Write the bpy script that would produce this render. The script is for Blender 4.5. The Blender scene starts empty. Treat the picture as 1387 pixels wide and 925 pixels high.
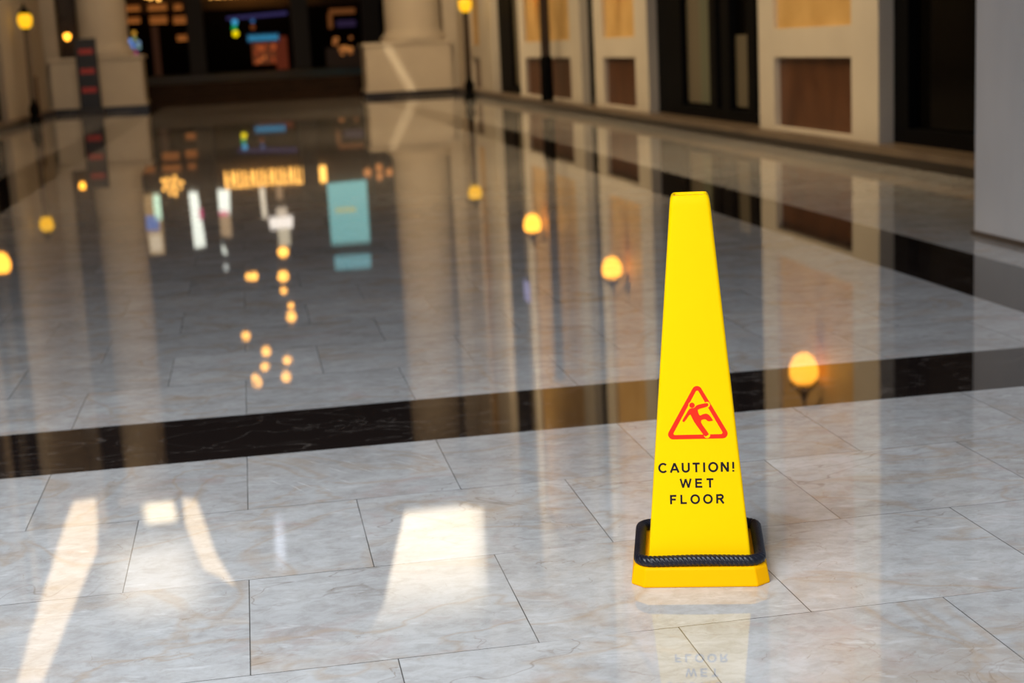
import bpy, bmesh, math, random
from mathutils import Vector, Matrix
random.seed(4)
S = bpy.context.scene
C = S.collection
PI = math.pi

# ------------------------------------------------------------------ helpers
def lin(r, g, b):
    f = lambda c: (c/255/12.92) if c/255 <= .04045 else ((c/255+.055)/1.055)**2.4
    return (f(r), f(g), f(b), 1)

class MB:
    """collects shapes and links them as ONE mesh object"""
    def __init__(s): s.bm = bmesh.new()
    def box(s, x0, x1, y0, y1, z0, z1, bev=0):
        r = bmesh.ops.create_cube(s.bm, size=1)
        vs = r['verts']
        for v in vs:
            v.co = Vector((x0+(v.co.x+.5)*(x1-x0), y0+(v.co.y+.5)*(y1-y0), z0+(v.co.z+.5)*(z1-z0)))
        if bev:
            es = list({e for v in vs for e in v.link_edges})
            bmesh.ops.bevel(s.bm, geom=es, offset=bev, segments=2, affect='EDGES', profile=.5)
        return s
    def lathe(s, prof, cx=0, cy=0, n=48, cap=True):
        rings = []
        for r, z in prof:
            rings.append([s.bm.verts.new((cx+r*math.cos(2*PI*i/n), cy+r*math.sin(2*PI*i/n), z)) for i in range(n)])
        for a, b in zip(rings, rings[1:]):
            for i in range(n):
                s.bm.faces.new((a[i], a[(i+1) % n], b[(i+1) % n], b[i]))
        if cap:
            if prof[0][0] > 1e-4: s.bm.faces.new(rings[0][::-1])
            if prof[-1][0] > 1e-4: s.bm.faces.new(rings[-1])
        return s
    def poly(s, pts):
        s.bm.faces.new([s.bm.verts.new(p) for p in pts]); return s
    def prism(s, pts, off):
        a = [s.bm.verts.new(p) for p in pts]; b = [s.bm.verts.new(Vector(p)+Vector(off)) for p in pts]
        n = len(a); s.bm.faces.new(a[::-1]); s.bm.faces.new(b)
        for i in range(n): s.bm.faces.new((a[i], a[(i+1) % n], b[(i+1) % n], b[i]))
        return s
    def tube(s, pts, r, n=12, closed=False, rad=None):
        pts = [Vector(p) for p in pts]; m = len(pts); rings = []
        prev = None
        for i, p in enumerate(pts):
            if closed: t = pts[(i+1) % m]-pts[i-1]
            else: t = pts[min(i+1, m-1)]-pts[max(i-1, 0)]
            t.normalize()
            up = Vector((0, 0, 1)) if abs(t.z) < .9 else Vector((1, 0, 0))
            u = t.cross(up).normalized(); w = u.cross(t)
            rr = r if rad is None else rad(i)
            rings.append([s.bm.verts.new(p+(u*math.cos(2*PI*k/n)+w*math.sin(2*PI*k/n))*(rr(k) if callable(rr) else rr)) for k in range(n)])
        for i in range(m if closed else m-1):
            a, b = rings[i], rings[(i+1) % m]
            for k in range(n): s.bm.faces.new((a[k], a[(k+1) % n], b[(k+1) % n], b[k]))
        if not closed:
            s.bm.faces.new(rings[0][::-1]); s.bm.faces.new(rings[-1])
        return s
    def ball(s, c, r, sz=1, n=16):
        q = bmesh.ops.create_uvsphere(s.bm, u_segments=n, v_segments=n//2+2, radius=r)
        for v in q['verts']: v.co = Vector((v.co.x+c[0], v.co.y+c[1], v.co.z*sz+c[2]))
        return s
    def build(s, name, mat, parent=None, smooth=False, recalc=True):
        if recalc: bmesh.ops.recalc_face_normals(s.bm, faces=s.bm.faces)
        me = bpy.data.meshes.new(name); s.bm.to_mesh(me); s.bm.free()
        for m in (mat if isinstance(mat, (list, tuple)) else [mat]): me.materials.append(m)
        if smooth:
            for p in me.polygons: p.use_smooth = True
            try: me.set_sharp_from_angle(angle=math.radians(40))
            except Exception: pass
        o = bpy.data.objects.new(name, me); C.objects.link(o)
        if parent: o.parent = parent
        return o

def tag(o, label=None, cat=None, group=None, kind=None):
    if label: o['label'] = label
    if cat: o['category'] = cat
    if group: o['group'] = group
    if kind: o['kind'] = kind
    return o
def empty(name, loc, rz=0):
    o = bpy.data.objects.new(name, None); C.objects.link(o); o.location = loc; o.rotation_euler.z = rz
    o.empty_display_size = .1
    return o
def copy_tree(o, parent=None):
    c = o.copy(); C.objects.link(c)
    if parent: c.parent = parent
    for ch in [k for k in list(C.objects) if k.parent == o]: copy_tree(ch, c)
    return c

# ------------------------------------------------------------------ materials
def new_mat(name):
    m = bpy.data.materials.new(name); m.use_nodes = True
    nt = m.node_tree; b = nt.nodes['Principled BSDF']
    return m, nt, b
def plain(name, col, rough=.5, metal=0, spec=.5, emis=None, es=0):
    m, nt, b = new_mat(name)
    b.inputs['Base Color'].default_value = col; b.inputs['Roughness'].default_value = rough
    b.inputs['Metallic'].default_value = metal; b.inputs['Specular IOR Level'].default_value = spec
    if emis:
        b.inputs['Emission Color'].default_value = emis; b.inputs['Emission Strength'].default_value = es
    return m
def noisy(name, c1, c2, scale=4, rough=.6, detail=5, stretch=(1, 1, 1), bump=0, spec=.4, dist=0):
    m, nt, b = new_mat(name); N = nt.nodes; L = nt.links
    tc = N.new('ShaderNodeTexCoord'); mp = N.new('ShaderNodeMapping'); mp.inputs['Scale'].default_value = stretch
    L.new(tc.outputs['Object'], mp.inputs['Vector'])
    n = N.new('ShaderNodeTexNoise'); n.inputs['Scale'].default_value = scale; n.inputs['Detail'].default_value = detail
    n.inputs['Distortion'].default_value = dist
    L.new(mp.outputs['Vector'], n.inputs['Vector'])
    r = N.new('ShaderNodeValToRGB'); r.color_ramp.elements[0].position = .3; r.color_ramp.elements[1].position = .7
    r.color_ramp.elements[0].color = c1; r.color_ramp.elements[1].color = c2
    L.new(n.outputs['Fac'], r.inputs['Fac']); L.new(r.outputs['Color'], b.inputs['Base Color'])
    b.inputs['Roughness'].default_value = rough; b.inputs['Specular IOR Level'].default_value = spec
    if bump:
        bp = N.new('ShaderNodeBump'); bp.inputs['Strength'].default_value = bump; bp.inputs['Distance'].default_value = .01
        L.new(n.outputs['Fac'], bp.inputs['Height']); L.new(bp.outputs['Normal'], b.inputs['Normal'])
    return m

TW, TD = .6045, .597          # tile size
def marble_floor():
    m, nt, b = new_mat('pale_marble_tiles'); N = nt.nodes; L = nt.links
    def math_(op, a, bb=None, c=None, clamp=False):
        n = N.new('ShaderNodeMath'); n.operation = op; n.use_clamp = clamp
        for i, v in enumerate((a, bb, c)):
            if v is None: continue
            if isinstance(v, (int, float)): n.inputs[i].default_value = v
            else: L.new(v, n.inputs[i])
        return n.outputs[0]
    tc = N.new('ShaderNodeTexCoord'); sx = N.new('ShaderNodeSeparateXYZ'); L.new(tc.outputs['Object'], sx.inputs[0])
    x, y = sx.outputs[0], sx.outputs[1]
    v = math_('DIVIDE', math_('SUBTRACT', y, 4.8187), TD)          # row coordinate, joints at integers
    row = math_('FLOOR', v)
    par = math_('MODULO', math_('ADD', row, 1000.0), 2.0)             # row -1 (DC) -> odd
    u = math_('DIVIDE', math_('SUBTRACT', x, math_('ADD', .2228, math_('MULTIPLY', par, -.3045))), TW)
    col = math_('FLOOR', u)
    fu = math_('SUBTRACT', u, col); fv = math_('SUBTRACT', v, row)
    du = math_('MULTIPLY', math_('MINIMUM', fu, math_('SUBTRACT', 1.0, fu)), TW)
    dv = math_('MULTIPLY', math_('MINIMUM', fv, math_('SUBTRACT', 1.0, fv)), TD)
    # joints: strong along the hall, fainter and broken across it
    jn = N.new('ShaderNodeTexNoise'); jn.inputs['Scale'].default_value = 2.2; jn.inputs['Detail'].default_value = 3
    L.new(tc.outputs['Object'], jn.inputs['Vector'])
    js = math_('MULTIPLY', math_('SUBTRACT', jn.outputs['Fac'], .36), 6, clamp=True)
    jfu = math_('SUBTRACT', 1.0, math_('DIVIDE', math_('SUBTRACT', du, .0009), .0007), clamp=True)
    jfv = math_('MULTIPLY', math_('SUBTRACT', 1.0, math_('DIVIDE', math_('SUBTRACT', dv, .0008), .0008), clamp=True), math_('MULTIPLY', js, 1.0))
    joint = math_('MAXIMUM', math_('MULTIPLY', jfu, math_('ADD', .55, math_('MULTIPLY', js, .4))), jfv, clamp=True)
    # per-tile random offset
    cmb = N.new('ShaderNodeCombineXYZ'); L.new(col, cmb.inputs[0]); L.new(row, cmb.inputs[1])
    wn = N.new('ShaderNodeTexWhiteNoise'); wn.noise_dimensions = '3D'; L.new(cmb.outputs[0], wn.inputs['Vector'])
    sc = N.new('ShaderNodeVectorMath'); sc.operation = 'SCALE'; L.new(wn.outputs['Color'], sc.inputs[0]); sc.inputs['Scale'].default_value = 17
    ad = N.new('ShaderNodeVectorMath'); ad.operation = 'ADD'; L.new(tc.outputs['Object'], ad.inputs[0]); L.new(sc.outputs[0], ad.inputs[1])
    mp = N.new('ShaderNodeMapping'); mp.inputs['Rotation'].default_value = (0, 0, .35); mp.inputs['Scale'].default_value = (1, 1.35, 1)
    L.new(ad.outputs[0], mp.inputs['Vector'])
    def noise(scale, detail=6, dist=0., rough=.6, vec=None):
        n = N.new('ShaderNodeTexNoise'); n.inputs['Scale'].default_value = scale; n.inputs['Detail'].default_value = detail
        n.inputs['Distortion'].default_value = dist; n.inputs['Roughness'].default_value = rough
        L.new(vec or mp.outputs[0], n.inputs['Vector']); return n.outputs['Fac']
    def ramp(f, stops):
        r = N.new('ShaderNodeValToRGB'); e = r.color_ramp.elements
        e[0].position, e[0].color = stops[0]; e[1].position, e[1].color = stops[-1]
        for p, c in stops[1:-1]:
            q = e.new(p); q.color = c
        L.new(f, r.inputs['Fac']); return r.outputs['Color']
    def mix(f, a, c):
        n = N.new('ShaderNodeMix'); n.data_type = 'RGBA'
        if isinstance(f, (int, float)): n.inputs[0].default_value = f
        else: L.new(f, n.inputs[0])
        for i, q in ((6, a), (7, c)):
            if isinstance(q, tuple): n.inputs[i].default_value = q
            else: L.new(q, n.inputs[i])
        return n.outputs[2]
    base = ramp(noise(3.0, 10, .5, .64), [(.32, (.37, .36, .35, 1)), (.45, (.47, .47, .47, 1)), (.55, (.54, .545, .545, 1)), (.68, (.62, .625, .625, 1))])
    fine = ramp(noise(20, 9, .5, .72), [(.38, (.38, .35, .32, 1)), (.58, (.62, .62, .62, 1))])
    c = mix(.38, base, fine)
    # warm ochre and pink clouds
    och = math_('MULTIPLY', math_('SUBTRACT', noise(2.2, 8, .6, .65), .53), 5.0, clamp=True)
    tv0 = N.new('ShaderNodeSeparateColor'); L.new(wn.outputs['Color'], tv0.inputs[0])
    c = mix(math_('MULTIPLY', och, math_('ADD', .25, math_('MULTIPLY', tv0.outputs[1], .6))), c, (.47, .35, .24, 1))
    mp2 = N.new('ShaderNodeMapping'); mp2.inputs['Location'].default_value = (5, 9, 3); L.new(mp.outputs[0], mp2.inputs['Vector'])
    pk = math_('MULTIPLY', math_('SUBTRACT', noise(3.1, 7, 1.2, .65, mp2.outputs[0]), .57), 6.0, clamp=True)
    c = mix(math_('MULTIPLY', pk, .38), c, (.50, .33, .28, 1))
    # white chips
    mp3 = N.new('ShaderNodeMapping'); mp3.inputs['Location'].default_value = (15, 2, 7); mp3.inputs['Scale'].default_value = (1.3, 3.2, 1); mp3.inputs['Rotation'].default_value = (0, 0, .3)
    L.new(mp.outputs[0], mp3.inputs['Vector'])
    wh = math_('MULTIPLY', math_('SUBTRACT', noise(5.5, 5, .8, .6, mp3.outputs[0]), .60), 9.0, clamp=True)
    c = mix(math_('MULTIPLY', wh, .5), c, (.74, .75, .76, 1))
    # thin veins: ridge of a distorted noise
    def vein(scale, width, loc, dist=1.5):
        q = N.new('ShaderNodeMapping'); q.inputs['Location'].default_value = loc; L.new(mp.outputs[0], q.inputs['Vector'])
        f = noise(scale, 4, dist, .5, q.outputs[0])
        a = math_('ABSOLUTE', math_('SUBTRACT', f, .5))
        return math_('SUBTRACT', 1.0, math_('DIVIDE', a, width), clamp=True)
    gate = math_('MULTIPLY', math_('SUBTRACT', noise(1.3, 3, 0, .5, mp2.outputs[0]), .47), 7.0, clamp=True)
    c = mix(math_('MULTIPLY', math_('MULTIPLY', vein(1.2, .003, (3, 1, 0), .6), gate), .5), c, (.20, .15, .11, 1))
    c = mix(math_('MULTIPLY', vein(1.1, .018, (8, 4, 2), 1.0), .35), c, (.44, .30, .17, 1))
    c = mix(math_('MULTIPLY', math_('MULTIPLY', vein(3.0, .008, (1, 7, 5)), och), .6), c, (.25, .16, .10, 1))
    # fine angular cracks
    vm = N.new('ShaderNodeTexVoronoi'); vm.feature = 'DISTANCE_TO_EDGE'; vm.inputs['Scale'].default_value = 5.5
    wv = N.new('ShaderNodeTexNoise'); wv.inputs['Scale'].default_value = 7; wv.inputs['Detail'].default_value = 5; L.new(mp.outputs[0], wv.inputs['Vector'])
    wa = N.new('ShaderNodeMix'); wa.data_type = 'VECTOR'; wa.inputs[0].default_value = .16; L.new(mp.outputs[0], wa.inputs[4]); L.new(wv.outputs['Color'], wa.inputs[5])
    L.new(wa.outputs[1], vm.inputs['Vector'])
    ck = math_('SUBTRACT', 1.0, math_('DIVIDE', vm.outputs['Distance'], .010), clamp=True)
    gk = math_('MULTIPLY', math_('SUBTRACT', noise(2.6, 4, 0, .6, mp3.outputs[0]), .52), 9.0, clamp=True)
    c = mix(math_('MULTIPLY', math_('MULTIPLY', ck, gk), .55), c, (.26, .19, .13, 1))
    # per-tile tone
    tv = N.new('ShaderNodeSeparateColor'); L.new(wn.outputs['Color'], tv.inputs[0])
    hs = N.new('ShaderNodeHueSaturation'); L.new(c, hs.inputs['Color']); L.new(math_('ADD', .92, math_('MULTIPLY', tv.outputs[0], .16)), hs.inputs['Value'])
    c = mix(math_('MULTIPLY', joint, .93), hs.outputs[0], (.04, .035, .03, 1))
    L.new(c, b.inputs['Base Color'])
    b.inputs['Roughness'].default_value = .02; b.inputs['IOR'].default_value = 1.58
    # gentle waviness of the polish
    bp = N.new('ShaderNodeBump'); bp.inputs['Strength'].default_value = .25; bp.inputs['Distance'].default_value = .0008
    L.new(noise(2.2, 2, 0, .4, tc.outputs['Object']), bp.inputs['Height']); L.new(bp.outputs['Normal'], b.inputs['Normal'])
    return m
def dark_marble():
    m, nt, b = new_mat('dark_marble_band'); N = nt.nodes; L = nt.links
    tc = N.new('ShaderNodeTexCoord'); mp = N.new('ShaderNodeMapping'); mp.inputs['Scale'].default_value = (1, 2.4, 1); mp.inputs['Rotation'].default_value = (0, 0, .5)
    L.new(tc.outputs['Object'], mp.inputs['Vector'])
    n = N.new('ShaderNodeTexNoise'); n.inputs['Scale'].default_value = 2.2; n.inputs['Detail'].default_value = 6; n.inputs['Distortion'].default_value = 1.4
    L.new(mp.outputs[0], n.inputs['Vector'])
    a = N.new('ShaderNodeMath'); a.operation = 'SUBTRACT'; a.inputs[1].default_value = .5; L.new(n.outputs['Fac'], a.inputs[0])
    ab = N.new('ShaderNodeMath'); ab.operation = 'ABSOLUTE'; L.new(a.outputs[0], ab.inputs[0])
    r = N.new('ShaderNodeValToRGB'); r.color_ramp.elements[0].position = 0; r.color_ramp.elements[0].color = (.10, .085, .075, 1)
    r.color_ramp.elements[1].position = .009; r.color_ramp.elements[1].color = (.017, .012, .0105, 1)
    L.new(ab.outputs[0], r.inputs['Fac'])
    sx = N.new('ShaderNodeSeparateXYZ'); L.new(tc.outputs['Object'], sx.inputs[0])
    L.new(r.outputs['Color'], b.inputs['Base Color']); b.inputs['Roughness'].default_value = .03; b.inputs['IOR'].default_value = 1.58
    return m

M = {}
M['marble'] = marble_floor(); M['band'] = dark_marble()
M['yellow'] = plain('yellow_plastic', (1.0, .61, .0, 1), .5, spec=.05)
M['yellow_base'] = plain('yellow_plastic_base', (1.0, .47, .0, 1), .5, spec=.05)
M['yellow_dark'] = plain('yellow_plastic_worn_rim', (.75, .33, .02, 1), .5)
M['red'] = plain('red_print', (.93, .022, .004, 1), .5, spec=.2)
M['black_ink'] = plain('black_print', (.006, .004, .008, 1), .5, spec=.2)
M['rope'] = noisy('navy_rubber', (.0035, .004, .009, 1), (.008, .009, .018, 1), 60, .36, 3, spec=.4)
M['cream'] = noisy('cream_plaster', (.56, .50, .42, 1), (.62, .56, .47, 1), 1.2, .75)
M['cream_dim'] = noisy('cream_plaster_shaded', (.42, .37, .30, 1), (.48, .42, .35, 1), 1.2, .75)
M['grey_wall'] = noisy('grey_plaster', (.80, .79, .79, 1), (.90, .88, .87, 1), 2.2, .8, 7, (1, 1, .5), .2)
M['gold_stone'] = noisy('ochre_stone', (.55, .33, .11, 1), (.70, .46, .18, 1), 2.0, .5)
M['wood'] = noisy('brown_stone_panel', (.060, .020, .008, 1), (.12, .046, .018, 1), 1.4, .35, 6, (2.5, 2.5, 1))
M['step'] = noisy('tan_step_stone', (.12, .085, .06, 1), (.17, .125, .085, 1), 2, .3)
M['brownstep'] = noisy('brown_step_stone', (.016, .008, .004, 1), (.026, .013, .007, 1), 2, .6, spec=.1)
M['black'] = plain('black_metal', (.0025, .0025, .003, 1), .6, spec=.05)
M['dark_glass'] = plain('dark_shop_glass', (.003, .0026, .0022, 1), .12, spec=.05)
M['interior'] = plain('dark_interior', (.006, .004, .003, 1), .9, spec=.1)
M['dark_brown'] = plain('dark_brown_paint', (.035, .018, .010, 1), .5)
M['plinth'] = plain('black_plinth_stone', (.012, .008, .007, 1), .3)
M['ceil'] = plain('ceiling_brown', (.20, .15, .11, 1), .8)
M['far_wall'] = noisy('far_wall_brown', (.030, .018, .010, 1), (.06, .035, .02, 1), .35, .8, 4)
M['curtain_grey'] = noisy('grey_curtain', (.10, .085, .055, 1), (.16, .13, .085, 1), 1, .8, 3, (1, 6, .1))
M['curtain_green'] = noisy('green_grey_curtain', (.10, .12, .075, 1), (.16, .15, .10, 1), 1, .8, 3, (1, 6, .1))
M['post_brown'] = plain('brown_post', (.10, .045, .02, 1), .6)
M['pole_grey'] = plain('grey_pole', (.14, .11, .085, 1), .5)
M['sign_black'] = plain('black_board', (.008, .009, .013, 1), .4)
M['sign_red'] = plain('red_lettering', (.35, .03, .025, 1), .5, emis=(.6, .04, .03, 1), es=.12)
_em = {}
def glow(r, g, b, s=1.0):
    k = (r, g, b, s)
    if k not in _em:
        _em[k] = plain('glow_%d_%d_%d' % (r, g, b), (.02, .02, .02, 1), .5, emis=lin(r, g, b), es=s)
    return _em[k]

# ------------------------------------------------------------------ camera (measured from the tile grid)
f_px, pitch, roll, yaw, H = 2081.1, .190815, -.0499157, .162569, 1.245
fwd = Vector((math.sin(yaw)*math.cos(pitch), math.cos(yaw)*math.cos(pitch), -math.sin(pitch)))
rt = Vector((math.cos(yaw), -math.sin(yaw), 0)); up = rt.cross(fwd)
r2 = math.cos(roll)*rt+math.sin(roll)*up; u2 = -math.sin(roll)*rt+math.cos(roll)*up
cd = bpy.data.cameras.new('camera'); cam = bpy.data.objects.new('camera', cd); C.objects.link(cam)
cam.matrix_world = Matrix(((r2.x, u2.x, -fwd.x, 0), (r2.y, u2.y, -fwd.y, 0), (r2.z, u2.z, -fwd.z, H), (0, 0, 0, 1)))
cd.sensor_fit = 'HORIZONTAL'; cd.sensor_width = 36; cd.lens = f_px/1387*36
cd.clip_start = .05; cd.clip_end = 300
cd.dof.use_dof = True; cd.dof.focus_distance = 3.45; cd.dof.aperture_fstop = 3.3; cd.dof.aperture_blades = 0
S.camera = cam

# ------------------------------------------------------------------ the setting: floor
XL0, XL1, XR0, XR1 = -2.87, -2.20, 3.24, 3.84
YB0, YB1 = 4.812, 5.41
mb = MB()
xs = [-14, XL0, XL1, XR0, XR1, 14]; ys = [-6, YB0, YB1, 44.0]
g = [[mb.bm.verts.new((x, y, 0)) for x in xs] for y in ys]
for j in range(3):
    for i in range(5):
        fc = mb.bm.faces.new((g[j][i], g[j][i+1], g[j+1][i+1], g[j+1][i]))
        if j == 1 or (j == 2 and i in (1, 3)): fc.material_index = 1
floor = mb.build('floor', [M['marble'], M['band']]); tag(floor, kind='structure')

# short pale scratches in the polish
SCR = [(0.049, 4.49, 0.115, 4.369), (0.154, 4.606, 0.231, 4.484), (0.179, 4.461, 0.228, 4.378), (0.349, 4.625, 0.419, 4.528), (0.385, 4.523, 0.436, 4.436), (0.037, 4.453, 0.086, 4.332),
       (.10, 4.70, .15, 4.63), (.25, 4.56, .30, 4.48), (.30, 4.72, .35, 4.66), (.21, 4.66, .25, 4.60), (.44, 4.64, .48, 4.57), (-.02, 4.52, .02, 4.44), (.13, 4.38, .17, 4.31)]
q = MB()
for (ax, ay, bx_, by) in SCR:
    d = Vector((bx_-ax, by-ay)).normalized(); n_ = Vector((-d.y, d.x))*.0011; mx, my = (ax+bx_)/2, (ay+by)/2
    q.poly([(ax, ay, .0003), (mx-n_.x, my-n_.y, .0003), (bx_, by, .0003), (mx+n_.x, my+n_.y, .0003)])
q.build('scratches', plain('scratch_white', (.62, .62, .63, 1), .4), floor)

# stairs up to the shops
mb = MB()
for k in range(3): mb.box(-9, 9, 43.95+.35*k, 46+.01*k, .2*k+.001, .2*k+.2)
mb.box(-9, 9, 45.4, 76, .40, .6)
tag(mb.build('trim_1', M['brownstep']), kind='structure')

# ------------------------------------------------------------------ right facade (plane X = 5.85)
WX = 5.85; TOP = 18.0
def facade(name, base_name, sgn, x_face, blocks, openings, panels, y0, y1, mat):
    """solid piers between openings; brown dado panels and ochre panels set into the piers"""
    mb = MB()
    X = lambda d: x_face + sgn*d
    def bx(d0, d1, a, b_, z0, z1): mb.box(min(X(d0), X(d1)), max(X(d0), X(d1)), a, b_, z0, z1)
    bx(1.2, 1.5, y0, y1, 0, TOP)
    for a, b_ in blocks:
        pans = [p for p in panels if p[0] > a-.01 and p[1] < b_+.01]
        cur = a
        for p in pans:
            bx(0, 1.2, cur, p[0], .16, TOP)
            bx(0, 1.2, p[0], p[1], .96, 1.27); bx(0, 1.2, p[0], p[1], .16, .20)
            bx(0, 1.2, p[0], p[1], 9.0, TOP); bx(.12, 1.2, p[0], p[1], .2, 9.0)
            cur = p[1]
        bx(0, 1.2, cur, b_, .16, TOP)
    for a, b_, h in openings: bx(0, 1.2, a, b_, h, TOP)
    w = mb.build(name, mat); tag(w, kind='structure')
    for p in panels:
        q = MB(); q.box(min(X(.07), X(.12)), max(X(.07), X(.12)), p[0], p[1], .2, .96); q.build('dado_panel', M['wood'], w)
        q = MB(); q.box(min(X(.05), X(.12)), max(X(.05), X(.12)), p[0], p[1], 1.27, 9.0); q.build('stone_panel', M['gold_stone'], w)
    q = MB(); q.box(min(X(-.15), X(1.2)), max(X(-.15), X(1.2)), y0, y1, .09, .16, 0)
    bo = q.build(base_name, M['step']); tag(bo, kind='structure')
    q = MB(); q.box(min(X(-.135), X(1.2)), max(X(-.135), X(1.2)), y0, y1, 0, .09); q.build('base_strip', M['plinth'], bo)
    return w

panR = [(14.43, 16.67), (22.9, 25.0), (27.6, 32.1), (38.4, 39.7)]
opR = [(8.6, 13.77, 11.0), (17.19, 22.15, 11.0), (25.65, 26.7, 11.0), (32.8, 36.3, 11.0)]
blR = [(13.77, 17.19), (22.15, 25.65), (26.7, 32.8), (36.3, 42.2)]
wr = facade('wall_right', 'baseboard_right', 1, WX, blR, opR, panR, 8.6, 43.4, M['cream'])

def shopfront(idx, sgn, x_face, a, b_, bars, zt=11.0, depth=.2, backs=()):
    X = lambda d: x_face + sgn*d
    r = empty('window_%d' % idx, (0, 0, 0)); tag(r, kind='structure')
    q = MB()
    def bx(d0, d1, a_, b2, z0, z1): q.box(min(X(d0), X(d1)), max(X(d0), X(d1)), a_, b2, z0, z1)
    bx(depth-.05, depth+.05, a, b_, .16, .30); bx(depth-.05, depth+.05, a, b_, zt-.15, zt)
    for y0, y1 in bars: bx(depth-.05, depth+.05, y0, y1, .30, zt-.15)
    q.build('window_frame', M['black'], r)
    q = MB(); q.box(min(X(depth+.06), X(depth+.07)), max(X(depth+.06), X(depth+.07)), a, b_, .16, zt)
    q.build('pane', M['dark_glass'], r)
    for y0, y1, z0, z1, mt in backs:
        q = MB(); q.box(min(X(depth+.035), X(depth+.055)), max(X(depth+.035), X(depth+.055)), y0, y1, z0, z1); q.build('curtain', mt, r)
    return r
shopfront(1, 1, WX, 8.6, 13.77, [(8.6, 8.8), (10.9, 11.1), (13.45, 13.77)])
shopfront(2, 1, WX, 17.19, 22.15, [(17.19, 17.4), (17.75, 18.05), (18.75, 19.1), (19.3, 19.6), (20.9, 22.15)],
          backs=[(18.05, 18.75, .34, 1.22, M['curtain_grey']), (19.6, 20.3, .34, 10.6, M['curtain_green']), (20.3, 20.9, .34, 10.6, M['curtain_grey']), (19.1, 19.3, .34, 3.6, M['dark_brown'])])
shopfront(3, 1, WX, 25.65, 26.7, [(25.65, 25.8), (26.55, 26.7)])
shopfront(4, 1, WX, 32.8, 36.3, [(32.8, 33.7), (34.6, 36.3)], backs=[(33.7, 34.6, .34, 10.6, M['curtain_grey'])])

r = empty('window_display', (6.02, 35.2, 3.7)); tag(r, 'pale lavender lit figure high in the dark opening, mirrored in the floor', 'display')
q = MB(); q.box(0, .02, .35, 1.1, .0, .95); q.build('tall_panel', glow(190, 180, 225, 1.6), r)
q = MB(); q.box(0, .02, -1.4, .2, .40, .85); q.build('low_panel', glow(150, 145, 190, 1.2), r)
# near pillar at the right
r = empty('pillar', (4.2, 7.6, 0)); tag(r, 'pale grey plastered square pillar nearest the camera at the right edge', 'pillar')
q = MB(); q.box(0, 1.3, -.75, .89, 0, TOP, .012); q.build('shaft', M['grey_wall'], r)
q = MB(); q.box(-.012, 1.31, -.76, .90, 0, .03); q.build('base_strip', M['step'], r)

# ------------------------------------------------------------------ left facade
LX = -5.05
panL = [(14.4, 16.7), (22.9, 25.0)]
blL = [(2.0, 8.0), (13.7, 17.2), (22.1, 26.2), (29.7, 30.5), (35.0, 42.2)]
opL = [(8.0, 13.7, 11.0), (17.2, 22.1, 11.0), (26.2, 29.7, 11.0), (30.5, 35.0, 11.0)]
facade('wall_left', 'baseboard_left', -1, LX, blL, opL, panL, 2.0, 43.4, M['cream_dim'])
shopfront(5, -1, LX, 8.0, 13.7, [(8, 8.2), (10.8, 11.0), (13.5, 13.7)])
shopfront(6, -1, LX, 17.2, 22.1, [(17.2, 17.4), (19.6, 19.8), (21.9, 22.1)])
shopfront(7, -1, LX, 26.2, 29.7, [(26.2, 26.4), (27.9, 28.1), (29.5, 29.7)])
shopfront(12, -1, LX, 30.5, 35.0, [(30.5, 30.7), (32.2, 32.4), (34.8, 35.0)])
# far upper wall behind the added glow panes, ceiling, far shops' wall
q = MB()
q.box(-9, 9, 43.9, 44.1, 10.6, 18)
tag(q.build('wall_back_upper', M['far_wall']), kind='structure')
q = MB(); q.box(-9, 10, 75, 75.3, 0, 18); q.box(-9.3, -9, 43.6, 75.3, 0, 18); q.box(9.7, 10, 43.6, 75.3, 0, 18)
tag(q.build('wall_back', M['interior']), kind='structure')
q = MB(); q.box(-9, 10, 74.9, 74.99, 3.5, 18); tag(q.build('trim_4', M['far_wall']), kind='structure')
q = MB(); q.box(-9, 11, 3, 75.3, 18, 18.2); tag(q.build('ceiling', M['ceil']), kind='structure')

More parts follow.
